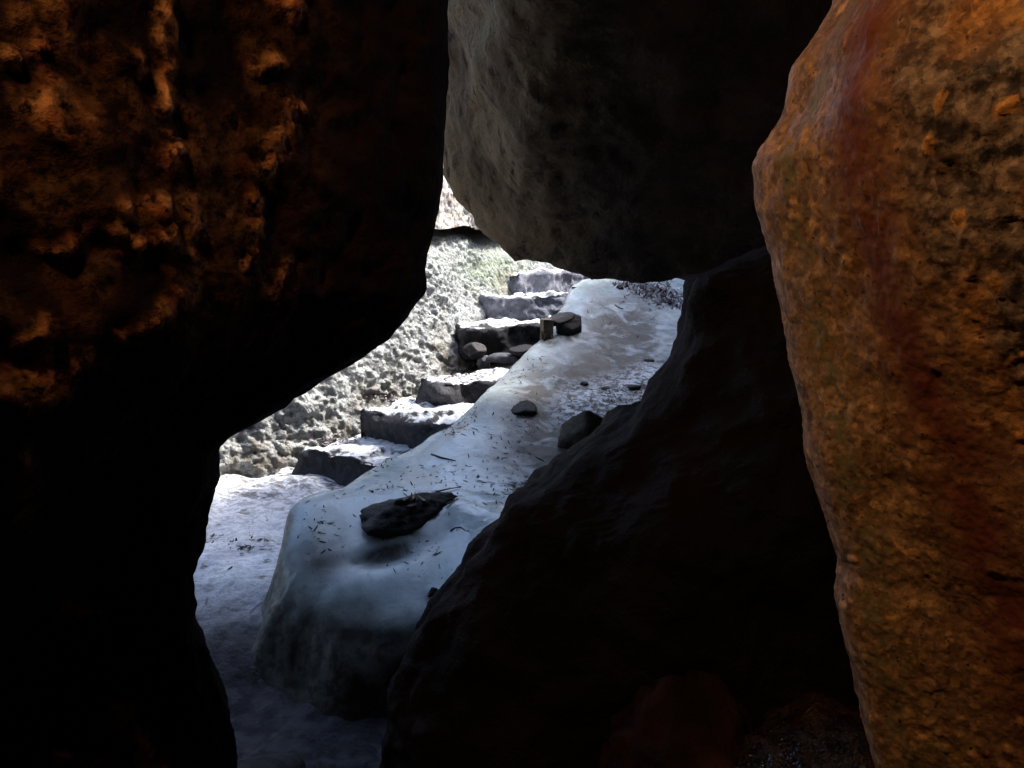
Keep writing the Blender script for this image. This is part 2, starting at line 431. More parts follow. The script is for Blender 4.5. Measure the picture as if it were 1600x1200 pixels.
# frosty floor between the wall foot and the ice
fx = np.arange(-2.6, 0.3, 0.014); fy = np.arange(1.9, 4.5, 0.014)
X, Y = np.meshgrid(fx, fy, indexing='ij'); q = np.stack([X, Y, X * 0], -1).reshape(-1, 3)
Z = G(X, Y) + 0.035 + (0.030 * fbm(q * 2.6, 3, 21) + 0.008 * fbm(q * 14, 3, 22)).reshape(X.shape)
Z = Z + 0.09 * sstep(3.25, 3.95, Y - 0.2 * (X + 1.2))
edge = np.minimum.reduce([X + 2.6, 0.3 - X, Y - 1.9, 4.5 - Y]); Z = Z - 0.12 * (1 - sstep(0, 0.25, edge))
soil = 0.35 + 0.65 * np.clip(sstep(3.2, 3.9, Y + 0.15 * X), 0, 1)
tag(mesh_obj('floor', np.stack([X, Y, Z], -1).reshape(-1, 3), grid_faces(*X.shape), M['floor'], attrs={'soil': soil.reshape(-1), 'near_shade': sstep(3.2, 2.25, Y + 0.06 * X).reshape(-1)}), kind='structure')

# ------------------------------------------------------------------ the granite wall beside the steps
def wall_mesh(name, base, z0f, z1f, lean, amp, mat, seed, nz, du=0.010, depth=1.6, algae=None, soil=None, offs=0.0):
    base = np.array(base, float)
    seg = np.linalg.norm(np.diff(base, axis=0), axis=1); L = np.concatenate([[0], np.cumsum(seg)])
    s = np.arange(0, L[-1], du)
    bx = np.interp(s, L, base[:, 0]); by = np.interp(s, L, base[:, 1])
    ker = np.hanning(41); ker /= ker.sum()
    pad = lambda a: np.convolve(np.concatenate([2 * a[0] - a[20:0:-1], a, 2 * a[-1] - a[-2:-22:-1]]), ker, 'valid')
    bx, by = pad(bx), pad(by)
    tx, ty = np.gradient(bx), np.gradient(by); l = np.hypot(tx, ty); nx, ny = ty / l, -tx / l      # towards the steps
    v = np.linspace(0, 1, nz)
    z0, z1 = z0f(s), z1f(s)
    Zg = z0[:, None] + (z1 - z0)[:, None] * v[None]
    back = lean * (Zg - 0.3) + offs
    rnd = 0.16 * (1 - np.sqrt(np.clip(1 - np.clip((v - 0.9) / 0.1, 0, 1) ** 2, 0, 1)))[None]
    Xg = bx[:, None] - nx[:, None] * (back + rnd); Yg = by[:, None] - ny[:, None] * (back + rnd)
    P = np.stack([Xg, Yg, Zg], -1)
    q = P.reshape(-1, 3)
    d = amp * (0.75 * fbm(q * 1.6, 3, seed) + 0.30 * ridged(q * 5.0, 3, seed + 3) + 0.42 * fbm(q * 20, 4, seed + 6, 0.65))
    f1, f2, _ = worley(q * 27 + 0.6 * fbm(q * 8, 2, seed + 9)[:, None], seed)
    d = d + amp * 0.12 * (0.5 - f1)
    d = d * np.clip(0.85 + 0.7 * fbm(q * 1.7, 3, seed + 14), 0.35, 1.5)
    low = (1 - sstep(0.25, 0.9, q[:, 2] - G(q[:, 0], q[:, 1]) * 0.6))
    f1b, _, cb = worley(q * np.array([5.5, 5.5, 7.0]), seed + 4)
    d = d + low * 0.035 * (cb - 0.5) + low * 0.03 * ridged(q * 3.5, 3, seed + 11)
    D = d.reshape(Xg.shape)
    P[..., 0] += nx[:, None] * D; P[..., 1] += ny[:, None] * D; P[..., 2] += 0.25 * D
    # the block's top and back
    top = P[:, -1].copy(); bk = top.copy(); bk[:, 0] -= nx * depth; bk[:, 1] -= ny * depth; bk[:, 2] += 0.1
    bk2 = bk.copy(); bk2[:, 2] = z0 - 0.1
    P = np.concatenate([P, bk[:, None], bk2[:, None]], 1)
    V = P.reshape(-1, 3); nzz = P.shape[1]
    F = grid_faces(len(s), nzz)[:, ::-1].tolist()
    F.append([i for i in range(nzz)]); F.append([(len(s) - 1) * nzz + i for i in range(nzz)][::-1])
    a = {}
    if algae: a['algae'] = algae(V)
    if soil: a['soil'] = soil(V)
    return mesh_obj(name, V, F, mat, attrs=a)
WALL_BASE = [(-3.0, 3.2), (-2.1, 3.62), (-1.60, 4.02), (-1.15, 4.22), (-0.92, 4.46), (-0.50, 4.95), (-0.25, 5.40), (0.06, 6.0), (0.35, 6.6), (0.8, 7.6)]
def seam_z(s): return 1.395 + 0.02 * np.sin(s * 2.1) + 0.012 * np.sin(s * 7)
def algae_f(V):
    x, y, d = to_px(V); return np.clip(1 - np.hypot((x - 775) / 75, (y - 425) / 55), 0, 1) * 1.3 + 0.25 * np.clip(1 - np.hypot((x - 720) / 90, (y - 400) / 70), 0, 1)
def soil_f(V):
    h = V[:, 2] - np.clip(G(V[:, 0], V[:, 1]), -0.3, 2); return np.clip(1 - sstep(0.05, 0.45, h + 0.25 * fbm(V * 4, 3, 44)), 0, 1) * 0.8 + 0.0 * h
tag(wall_mesh('granite_wall', WALL_BASE, lambda s: -0.3 + 0 * s, seam_z, 0.24, 0.046, M['wall'], 31, 190, algae=algae_f, soil=soil_f),
    'rough grey granite wall with a green algae patch beside the stone steps', 'rock wall')
tag(wall_mesh('granite_block', WALL_BASE[2:], lambda s: seam_z(s + 1.7) + 0.035 + 0.012 * np.sin(s * 9), lambda s: 2.55 + 0.1 * np.sin(s), 0.16, 0.05, M['upper'], 51, 70, offs=0.02),
    'pale pinkish granite block resting on the wall above a dark seam', 'boulder')

# ------------------------------------------------------------------ stone steps
def step_mesh(a, b, depth, height, seed, chip=0.02, tilt=0.0):
    """block whose front top edge runs from a to b (points at tread height)"""
    a, b = np.array(a, float), np.array(b, float)
    ex = b - a; W = np.linalg.norm(ex[:2]); ex = ex / np.linalg.norm(ex); ey = np.cross([0, 0, 1.0], ex); ey /= np.linalg.norm(ey)
    ez = np.cross(ex, ey)
    n = (max(8, int(W / 0.016)), max(8, int(depth / 0.02)), max(8, int(height / 0.014)))
    V = []; idx = {}; F = []
    def vid(i, j, k):
        if (i, j, k) not in idx: idx[(i, j, k)] = len(V); V.append((i / n[0], j / n[1], k / n[2]))
        return idx[(i, j, k)]
    for ax in range(3):
        b_, c_ = [(1, 2), (2, 0), (0, 1)][ax]
        for side in (0, n[ax]):
            for p in range(n[b_]):
                for r in range(n[c_]):
                    quad = []
                    for dp, dr in ((0, 0), (1, 0), (1, 1), (0, 1)):
                        t = [0, 0, 0]; t[ax] = side; t[b_] = p + dp; t[c_] = r + dr; quad.append(vid(*t))
                    F.append(quad if side else quad[::-1])
    V = np.array(V); dim = np.array([W, depth, height])
    Q = (V - 0.5) * dim
    rr = min(dim) * 0.13                                         # rounded block
    inner = np.clip(Q, -(dim / 2 - rr), dim / 2 - rr); d = Q - inner; l = np.linalg.norm(d, axis=1)[:, None]
    nrm = np.where(l > 1e-6, d / (l + 1e-9), 0); Q = np.where(l > 1e-6, inner + nrm * rr, Q)
    w = Q + seed * 3.1
    fa = np.array([[1, 0, 0], [0, 1, 0], [0, 0, 1.0]]); rel = Q / (dim / 2)
    nf = np.sign(rel) * (np.abs(rel) > 0.96); nf = nf / (np.linalg.norm(nf, axis=1)[:, None] + 1e-9)
    big = 0.065 * fbm(w * np.array([2.6, 2.6, 5.0]), 2, seed + 20)
    Q = Q + nf * (chip * (1.3 * fbm(w * 4.2, 3, seed) + 0.7 * ridged(w * 9, 3, seed + 2) - 0.4) + big * np.array([1, 1, 0.4])[np.abs(nf).argmax(1)])[:, None]
    Q = Q * (1 + 0.0)
    Q[:, 2] += tilt * Q[:, 1]
    Q = Q + np.array([W / 2, depth / 2, -height / 2])
    return a + Q[:, :1] * ex + Q[:, 1:2] * ey + Q[:, 2:] * ez, F
stairs = bpy.data.objects.new('stone_stairs', None); SC.collection.objects.link(stairs)
tag(stairs, 'rough granite steps climbing between the grey wall and the ice flow', 'steps')
STEPS = [  # front top edge left px, right px, tread height, depth, riser, extra width, material
    ((474, 704), (556, 722), 0.24, 0.55, 0.19, 0.35, 'step_dark', 'low dark step with frosted tread'),
    ((556, 641), (694, 664), 0.41, 0.60, 0.24, 0.30, 'step_dark', 'tall dark step with frosted tread'),
    ((688, 603), (772, 596), 0.54, 0.34, 0.17, 0.30, 'step_dark', 'dark wedge-shaped step under a white tread'),
    ((727, 512), (860, 508), 0.78, 0.45, 0.24, 0.35, 'step_dark', 'step overhanging a dark hollow'),  # dark riser colour paints the shade of the hollow below
    ((766, 468), (880, 464), 0.94, 0.45, 0.21, 0.45, 'step', 'blue-grey step block with white edge'),
    ((813, 432), (900, 428), 1.09, 0.45, 0.19, 0.60, 'step', 'topmost blue-grey step block'),
]
for i, (l, r, z, dp, h, ex, mk, lab) in enumerate(STEPS):
    a, b = PZ(*l, z), PZ(*r, z); d = (b - a) / np.linalg.norm(b - a)
    V, F = step_mesh(a - d * 0.02, b + d * ex, dp, h, 60 + i, 0.024 if i != 4 else 0.03, (0.0, 0.0, -0.03, -0.05, -0.06, -0.08)[i])
    o = mesh_obj('step', V, F, M[mk], stairs); o['label'] = lab

# ------------------------------------------------------------------ ice flow
EDGE_PX = [  # left shoulder from the top down, then the lip of the nose
    (890, 440, 5.70), (864, 498, 5.05), (802, 558, 4.50), (742, 613, 4.05), (692, 658, 3.75), (640, 684, 3.55), (590, 704, 3.40),
    (530, 738, 3.15), (458, 776, 2.90)]
LIP_PX = [(424, 850, 2.70), (436, 912, 2.56), (505, 946, 2.47), (590, 968, 2.42), (660, 960, 2.42), (740, 930, 2.42), (860, 900, 2.42)]
edge3 = np.array([PD(*p) for p in EDGE_PX] + [PD(*p) for p in LIP_PX])
IN_PX = [(960, 446, 5.75), (1040, 452, 5.75), (960, 500, 5.20), (1060, 520, 5.0), (940, 560, 4.62), (1040, 590, 4.45), (860, 600, 4.25), (960, 640, 4.0),
         (800, 660, 3.80), (880, 700, 3.62), (720, 700, 3.50), (800, 742, 3.35), (870, 735, 3.42), (640, 740, 3.25), (560, 770, 3.02), (700, 790, 3.0),
         (620, 830, 2.82), (520, 840, 2.76), (720, 860, 2.70), (600, 900, 2.60), (690, 920, 2.52), (820, 800, 3.0), (900, 850, 2.7)]
top3 = np.array([PD(*p) for p in IN_PX])
back3 = np.array([[0.75, 6.6, 1.12], [1.6, 6.6, 1.15], [2.4, 6.2, 1.15], [2.4, 4.6, 0.75], [2.2, 3.2, 0.35], [1.6, 2.5, 0.05]])
ctrl = np.vstack([edge3, top3, back3])
def tps(C, lam=0.006):
    n = len(C); r = np.hypot(C[:, None, 0] - C[None, :, 0], C[:, None, 1] - C[None, :, 1])
    K = np.where(r > 1e-9, r * r * np.log(r + 1e-12), 0) + lam * np.eye(n)
    Pm = np.column_stack([np.ones(n), C[:, :2]]); A = np.block([[K, Pm], [Pm.T, np.zeros((3, 3))]])
    return np.linalg.solve(A, np.concatenate([C[:, 2], np.zeros(3)]))
_W = tps(ctrl)
def ice_top(x, y):
    x = np.asarray(x, float); y = np.asarray(y, float); out = _W[-3] + _W[-2] * x + _W[-1] * y
    for c, w in zip(ctrl, _W[:-3]):
        r2 = (x - c[0]) ** 2 + (y - c[1]) ** 2
        out = out + w * 0.5 * r2 * np.log(r2 + 1e-12)
    return out
poly = np.vstack([[[1.1, 7.0]], [[0.62, 6.3]], edge3[:, :2], [[1.2, 2.35]], [[2.4, 2.6]], [[2.6, 7.0]]])
def in_poly(x, y, pg):
    ins = np.zeros(x.shape, bool); j = len(pg) - 1
    for i in range(len(pg)):
        c = ((pg[i, 1] > y) != (pg[j, 1] > y)) & (x < (pg[j, 0] - pg[i, 0]) * (y - pg[i, 1]) / (pg[j, 1] - pg[i, 1] + 1e-12) + pg[i, 0])
        ins ^= c; j = i
    return ins
def ice_dist(x, y):
    d = seg_dist(x, y, [tuple(p) for p in poly] + [tuple(poly[0])])
    return np.where(in_poly(x, y, poly), d, -d)
ix = np.arange(-1.35, 2.5, 0.0115); iy = np.arange(2.05, 6.9, 0.0135)
X, Y = np.meshgrid(ix, iy, indexing='ij'); q = np.stack([X, Y, X * 0], -1).reshape(-1, 3)
dist = ice_dist(X, Y)
flut = (0.045 * fbm(q * 3.2, 3, 71) + 0.004 * ridged(q * 9, 2, 72)).reshape(X.shape)
dist = dist + flut * np.where(Y < 3.1, 1.0, 0.45)
H = ice_top(X, Y)
GZ = G(X, Y) - 0.03
wid = 0.06 + 0.10 * (1 - sstep(2.4, 3.1, Y))
r = 0.20
inner = 0.075 * (1 - np.sqrt(np.clip(1 - np.clip(1 - dist / r, 0, 1) ** 2, 0, 1)))
t = np.clip(-dist / wid, 0, 1)
Ztop = H - inner + (0.017 * fbm(q * 2.0, 2, 75) + 0.0022 * fbm(q * 8, 2, 76)).reshape(X.shape)
und = (0.004 * ridged(q * np.array([4.0, 2.0, 1]), 2, 78)).reshape(X.shape) * (1 - sstep(3.0, 4.2, Y) * 0.5)
Ztop = Ztop + und
pxg, pyg, _ = to_px(np.stack([X, Y, Ztop], -1).reshape(-1, 3))
crust_or_lit = np.clip(1.2 - seg_dist(pxg, pyg, [(900, 640), (960, 625), (1030, 600)]) / 42, 0, 1)
Ztop = Ztop + (crust_or_lit * (0.013 * ridged(q * np.array([7, 12, 1.0]), 3, 77) + 0.01)).reshape(X.shape)
Ztop = Ztop - 0.035 * np.exp(-((pxg - 606) / 60) ** 2 - ((pyg - 862 + (pxg - 606) * 0.22) / 17) ** 2).reshape(X.shape)
Z = Ztop * (1 - sstep(0, 1, t) ** 0.8) + GZ * sstep(0, 1, t) ** 0.8
Z = np.where(t >= 1, GZ - 0.05, Z)
keep = dist > -wid - 0.04
Pg = np.stack([X, Y, Z], -1)
px_, py_, _ = to_px(Pg.reshape(-1, 3))
dirt = np.clip(1.3 - seg_dist(px_, py_, [(980, 530), (960, 580), (900, 630), (860, 640)]) / 115, 0, 1)
dirt = np.maximum(dirt, np.clip(1.25 - seg_dist(px_, py_, [(870, 640), (845, 700), (880, 725)]) / 85, 0, 1))  # grey dirt, plus painted shade in the dip by the brown stone
dirt = np.maximum(dirt, np.clip(1.0 - (dist.reshape(-1) + 0.02) / 0.10, 0, 1) * (Y.reshape(-1) < 2.95) * 1.0)
dirt = np.maximum(dirt, np.clip(1 - np.hypot((px_ - 500) / 70, (py_ - 880) / 60), 0, 1) * 0.8)
STONE_PX = [(626, 822, 85, 30), (822, 646, 48, 20), (916, 700, 70, 34), (975, 668, 60, 22), (892, 522, 40, 20), (862, 530, 30, 16), (676, 932, 26, 14), (914, 606, 30, 14), (988, 608, 40, 14), (945, 610, 26, 12), (1014, 567, 28, 12)]
for sx_, sy_, rw, rh in STONE_PX:
    dirt = np.maximum(dirt, 0.95 * np.clip(1.25 * (1 - np.hypot((px_ - sx_) / rw, (py_ - sy_ - 0.25 * rh) / (rh * 1.15))), 0, 1))
dirt = dirt + 0.10
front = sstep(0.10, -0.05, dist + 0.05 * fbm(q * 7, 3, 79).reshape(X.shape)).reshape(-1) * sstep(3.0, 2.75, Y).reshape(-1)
deep_shade = np.clip(2.2 * (1 - np.hypot((px_ - 606) / 62, (py_ - 866 + (px_ - 606) * 0.22) / 21)), 0, 1)  # dark patch below the big rock: hollow with its shade painted in
deep_shade = np.maximum(deep_shade, 0.8 * np.clip(1 - np.hypot((px_ - 872) / 60, (py_ - 716) / 26), 0, 1))  # painted shade beneath the brown stone
F = grid_faces(*X.shape)
kf = keep.reshape(-1)[F].any(1)
F = F[kf]; used = np.unique(F); remap = np.full(X.size, -1); remap[used] = np.arange(len(used))
ice = mesh_obj('ice_flow', Pg.reshape(-1, 3)[used], remap[F], M['ice'], attrs={'dirt': dirt[used], 'deep_shade': deep_shade[used], 'front': front[used], 'crust_or_lit': crust_or_lit[used]})
tag(ice, 'pale blue frozen ice flow spilling down over the stone steps', 'ice')
ZI = Z
def ice_z(x, y):
    i = np.clip((np.asarray(x) - ix[0]) / 0.0115, 0, len(ix) - 2).astype(int); j = np.clip((np.asarray(y) - iy[0]) / 0.0135, 0, len(iy) - 2).astype(int)
    return ZI[i, j]
def hit_ice(px, py):
    r = ray(px, py); r = r / r[1]
    for D in np.arange(2.2, 6.8, 0.01):
        p = EYE + r * D
        if p[2] <= ice_z(p[0], p[1]): return p
    return EYE + r * 4.0
def hit_ground(px, py):
    r = ray(px, py); r = r / r[1]
    for D in np.arange(1.0, 7.5, 0.01):
        p = EYE + r * D
        if p[2] <= float(G(p[0], p[1])) + 0.035: return p
    return EYE + r * 4.0

# ------------------------------------------------------------------ boulders that make the cave
def silhouette(pts, D, grow=1.0):
    a = np.array([PD(x, y, D) for x, y in pts]); o = np.argsort(a[:, 2]); zz, xx = a[o, 2], a[o, 0]
    return lambda z: float(np.interp(z, zz, xx))

# left boulder
LEFT = [(690, -300), (693, 0), (695, 100), (693, 200), (688, 290), (680, 340), (662, 400), (654, 455), (632, 488), (596, 530), (520, 576), (480, 600), (430, 640), (350, 690),
        (331, 706), (326, 760), (312, 800), (305, 870), (293, 910), (300, 980), (311, 1040), (328, 1100), (344, 1160), (346, 1220), (330, 1400)]
lx = silhouette(LEFT, 1.5)
def sec_left(z):
    x = lx(z); f2 = min(-0.82, x - 0.36)
    return [(x, 1.50), (x - 0.025, 1.42), (x - 0.16, 1.27), (f2 + (x - f2) * 0.45, 1.06), (f2, 0.72), (-1.0, 0.25), (-1.05, -0.6), (-1.7, -1.7), (-3.4, -1.5), (-4.0, 0.8),
            (-3.6, 2.4), (-2.4, 2.75), (x - 0.75, 2.25), (x - 0.25, 1.85), (x - 0.03, 1.60)]
tp = tspan([(0, 1, 20), (1, 2, 36), (2, 3, 46), (3, 4, 60), (4, 5, 40), (5, 13, 64), (13, 14, 16), (14, 15, 18)])
zs = np.concatenate([np.linspace(-0.6, 0.0, 14, endpoint=False), np.arange(0.0, 2.15, 0.0085), np.linspace(2.15, 3.1, 30)])
P = loft(zs, sec_left, tp); N = grid_normals(P, True); q = P.reshape(-1, 3)
cen = P.mean((0, 1)); sgn = np.sign(((P - cen) * N)[..., :2].sum(-1).mean()); N = N * sgn
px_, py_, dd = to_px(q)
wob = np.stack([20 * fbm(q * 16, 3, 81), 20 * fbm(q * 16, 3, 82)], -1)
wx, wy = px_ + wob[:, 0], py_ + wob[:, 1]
LIT_STROKES = [([(238, -40), (243, 60), (246, 165)], 24, 1.0), ([(285, 180), (275, 225), (262, 280)], 20, .85), ([(470, 165), (440, 215), (410, 270)], 24, 1.0), ([(390, 270), (380, 330), (385, 390)], 26, .8),
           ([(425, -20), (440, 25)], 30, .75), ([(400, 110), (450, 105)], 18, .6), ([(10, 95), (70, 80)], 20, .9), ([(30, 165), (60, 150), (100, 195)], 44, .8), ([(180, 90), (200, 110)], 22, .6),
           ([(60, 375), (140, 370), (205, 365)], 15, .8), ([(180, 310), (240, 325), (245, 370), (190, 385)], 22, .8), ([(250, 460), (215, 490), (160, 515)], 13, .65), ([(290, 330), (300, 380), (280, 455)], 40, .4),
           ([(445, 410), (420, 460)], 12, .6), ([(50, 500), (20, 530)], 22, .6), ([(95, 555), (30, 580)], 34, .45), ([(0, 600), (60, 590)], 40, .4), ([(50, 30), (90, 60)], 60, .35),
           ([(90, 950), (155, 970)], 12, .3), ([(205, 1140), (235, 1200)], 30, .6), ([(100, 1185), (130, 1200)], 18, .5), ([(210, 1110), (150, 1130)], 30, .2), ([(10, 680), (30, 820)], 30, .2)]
cr = np.zeros(len(q))  # lamplight patches painted on the rock, also raised as relief
for pts, w, k in LIT_STROKES:
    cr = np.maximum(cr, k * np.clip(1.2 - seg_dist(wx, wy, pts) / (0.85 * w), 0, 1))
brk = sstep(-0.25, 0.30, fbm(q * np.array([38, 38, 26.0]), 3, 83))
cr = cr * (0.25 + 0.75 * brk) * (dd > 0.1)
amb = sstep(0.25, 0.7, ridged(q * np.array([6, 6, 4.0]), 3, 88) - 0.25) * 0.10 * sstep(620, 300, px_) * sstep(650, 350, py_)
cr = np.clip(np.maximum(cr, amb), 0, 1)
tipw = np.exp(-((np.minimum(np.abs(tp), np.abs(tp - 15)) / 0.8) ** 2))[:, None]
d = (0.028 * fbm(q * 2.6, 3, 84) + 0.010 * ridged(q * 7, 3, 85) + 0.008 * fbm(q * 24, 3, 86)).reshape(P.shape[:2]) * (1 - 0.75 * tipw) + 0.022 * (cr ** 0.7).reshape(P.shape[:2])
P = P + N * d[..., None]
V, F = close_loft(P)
tag(mesh_obj('boulder', V, F, M['left'], attrs={'crust_or_lit': np.concatenate([cr, [0, 0]])}), 'dark boulder with lamplit orange patches painted in its colour, left of the gap to the steps', 'boulder')

# right boulder
RIGHT = [(1330, -200), (1306, 0), (1290, 32), (1243, 100), (1226, 180), (1185, 256), (1192, 330), (1211, 400), (1226, 500), (1244, 600), (1262, 690), (1292, 790), (1317, 880), (1309, 940),
         (1330, 1030), (1350, 1130), (1372, 1200), (1430, 1400)]
RIDGE = [(1300, -200), (1322, 0), (1372, 200), (1425, 400), (1530, 630), (1600, 860), (1700, 1100), (1800, 1400)]
rx = silhouette(RIGHT, 1.08); rr_ = silhouette(RIDGE, 0.88)
def sec_right(z):
    x = rx(z); g = max(rr_(z), x + 0.03)
    return [(x, 1.08), (x + 0.012, 1.03), (x + (g - x) * 0.5 + 0.0, 0.955), (g, 0.86), (g + 0.10, 0.74), (g + 0.30, 0.42), (0.95, 0.0), (1.0, -0.8), (1.8, -1.8), (3.6, -1.4), (3.8, 1.6), (2.6, 2.4), (1.4, 1.9), (x + 0.16, 1.25), (x + 0.02, 1.12)]
tp = tspan([(0, 1, 26), (1, 2, 54), (2, 3, 60), (3, 4, 50), (4, 5, 80), (5, 6, 50), (6, 13, 50), (13, 15, 26)])
zs = np.concatenate([np.linspace(-0.7, 0.25, 24, endpoint=False), np.arange(0.25, 1.95, 0.0042), np.linspace(1.95, 3.1, 40)])
P = loft(zs, sec_right, tp); N = grid_normals(P, True); cen = P.mean((0, 1)); N = N * np.sign(((P - cen) * N)[..., :2].sum(-1).mean())
q = P.reshape(-1, 3); T = np.repeat(tp, len(zs))
wq = q + 0.010 * np.stack([fbm(q * 30, 2, 90), fbm(q * 30, 2, 91), fbm(q * 30, 2, 92)], -1)
f1, f2, cell = worley(wq * np.array([48, 48, 40.0]), 93)
f1b, _, cellb = worley(wq * 105, 94)
facet = sstep(2.95, 3.25, T + 0.18 * fbm(q * 14, 3, 95)) * (T < 7)
stain = np.exp(-((T - 2.55 + 0.22 * fbm(q * np.array([6, 6, 2.0]), 3, 96)) / 0.42) ** 2) * sstep(0.35, 0.9, q[:, 2] + 0.2 * fbm(q * 5, 2, 98))
stain = np.maximum(stain, 0.7 * np.exp(-((T - 1.7 + 0.4 * fbm(q * 7, 2, 99)) / 0.8) ** 2) * sstep(1.46, 1.6, q[:, 2]))
lich = 0.8 * np.exp(-((T - 1.25 + 0.3 * fbm(q * np.array([5, 5, 2.0]), 3, 97)) / 0.35) ** 2)
d = 0.013 * fbm(q * 3.4, 3, 100) + 0.003 * ridged(q * 9, 2, 101) + 0.0016 * fbm(q * 50, 3, 102)
d = d + (0.007 * np.clip(0.5 - f1, 0, 1) * (cell > 0.5) + 0.0025 * (0.5 - f1b)) * (1.0 + 0.5 * facet)
d = d - facet * 0.003 * sstep(0.05, 0.5, fbm(q * np.array([26, 26, 34.0]), 3, 103)) * (T < 7)
tipw = np.exp(-((np.minimum(np.abs(T), np.abs(T - 15)) / 0.7) ** 2))
d = d * (1 - 0.5 * tipw)
P = P + N * d.reshape(P.shape[:2])[..., None]
V, F = close_loft(P)
z2 = [0, 0]
tag(mesh_obj('boulder', V, F, M['right'], attrs={'cell': np.r_[cell, z2], 'grain': np.r_[f1, z2], 'facet': np.r_[facet, z2], 'stain': np.r_[stain, z2], 'lichen': np.r_[lich, z2]}),
    'coarse orange-brown granite boulder lit by warm lamplight', 'boulder')

# black boulder beside the ice
LOW = [(1085, 440), (1072, 500), (1062, 540), (1040, 572), (1012, 618), (1002, 640), (980, 662), (912, 704), (870, 746), (800, 792), (772, 840), (722, 898), (672, 960), (642, 1020), (621, 1080), (606, 1150), (598, 1210), (570, 1400)]
bx_ = silhouette(LOW, 1.9)
def sec_low(z):
    x = bx_(z); t_ = max(0.0, (z - 1.22) / 0.16)
    x = x + 0.4 * t_
    return [(x, 1.90), (x + 0.03, 1.80), (x + 0.25, 1.62 + 0.1 * max(0, z - 0.4)), (max(x + 0.6, 0.75), 1.45 + 0.15 * max(0, z - 0.3)), (1.5, 1.3), (2.6, 1.5), (3.0, 2.4), (2.2, 3.3), (1.2, 3.05), (x + 0.35, 2.5), (x + 0.04, 2.02)]
tp = tspan([(0, 1, 18), (1, 2, 36), (2, 3, 44), (3, 4, 40), (4, 9, 40), (9, 11, 36)])
zs = np.arange(-0.7, 1.38, 0.012)
P = loft(zs, sec_low, tp); N = grid_normals(P, True); cen = P.mean((0, 1)); N = N * np.sign(((P - cen) * N)[..., :2].sum(-1).mean()); q = P.reshape(-1, 3)
tipw = np.exp(-((np.minimum(np.abs(tp), np.abs(tp - 11)) / 0.6) ** 2))[:, None]
d = (0.05 * fbm(q * 2.2, 3, 110) + 0.018 * ridged(q * 6, 3, 111)).reshape(P.shape[:2]) * (1 - 0.8 * tipw) + (0.008 * fbm(q * 14, 3, 112)).reshape(P.shape[:2])
V, F = close_loft(P + N * d[..., None])
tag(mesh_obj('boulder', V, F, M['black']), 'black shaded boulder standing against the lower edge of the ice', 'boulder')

# overhead boulder: control cage, remeshed and roughened
def hull_rock(name, pts, voxel, smooth_it, mat, disp, label, cat='boulder'):
    import bmesh
    bm = bmesh.new()
    for p in pts: bm.verts.new(p)
    bmesh.ops.convex_hull(bm, input=bm.verts)
    bmesh.ops.delete(bm, geom=[v for v in bm.verts if not v.link_faces], context='VERTS')
    me = bpy.data.meshes.new(name); bm.to_mesh(me); bm.free()
    o = bpy.data.objects.new(name, me); SC.collection.objects.link(o)
    m = o.modifiers.new('r', 'REMESH'); m.mode = 'VOXEL'; m.voxel_size = voxel
    s = o.modifiers.new('s', 'SMOOTH'); s.iterations = smooth_it; s.factor = 0.5
    dg = bpy.context.evaluated_depsgraph_get(); ev = bpy.data.meshes.new_from_object(o.evaluated_get(dg))
    o.modifiers.clear(); o.data = ev; bpy.data.meshes.remove(me); ev.name = name
    n = len(ev.vertices); V = np.zeros(n * 3); ev.vertices.foreach_get('co', V); V = V.reshape(-1, 3)
    Nn = np.zeros(n * 3); ev.vertices.foreach_get('normal', Nn); Nn = Nn.reshape(-1, 3)
    V = V + Nn * disp(V)[:, None]
    ev.vertices.foreach_set('co', V.reshape(-1)); ev.polygons.foreach_set('use_smooth', [True] * len(ev.polygons))
    ev.materials.clear(); ev.materials.append(mat); ev.update()
    return tag(o, label, cat)
CE = [(690, 292, 4.22), (742, 352, 4.12), (800, 411, 3.98), (850, 424, 3.90), (930, 434, 3.86), (1000, 443, 3.85), (1075, 449, 3.85), (1200, 452, 3.9)]
ce = [tuple(PD(*p) + np.array([0, 0, 0.022])) for p in CE]
ce += [(p[0] + 0.30, p[1] + 0.22, p[2] + 0.10) for p in ce[:3]] + [(p[0] + 0.1, p[1] + 0.4, p[2] + 0.12) for p in ce[3:]]
ce += [tuple(PD(690, 120, 4.10)), tuple(PD(640, -60, 4.1)), tuple(PD(842, 200, 3.42)), tuple(PD(850, 0, 3.05)), tuple(PD(1250, 200, 3.3)), tuple(PD(1250, -20, 3.0)),
       tuple(PD(860, -250, 2.5)), tuple(PD(1300, -250, 2.5)), (-0.45, 3.8, 3.0), (0.0, 4.2, 3.2), (2.4, 3.6, 1.3), (2.8, 2.6, 3.2), (2.8, 4.4, 1.6), (2.8, 4.4, 3.3), (0.0, 2.6, 3.4)]
def cdisp(V):
    return 0.05 * fbm(V * 2.0, 3, 120) + 0.012 * ridged(V * 4.5, 2, 121) + 0.010 * fbm(V * 16, 3, 122)
hull_rock('boulder', ce, 0.022, 6, M['ceil'], cdisp, 'huge brown-grey boulder wedged overhead above the ice', 'boulder')
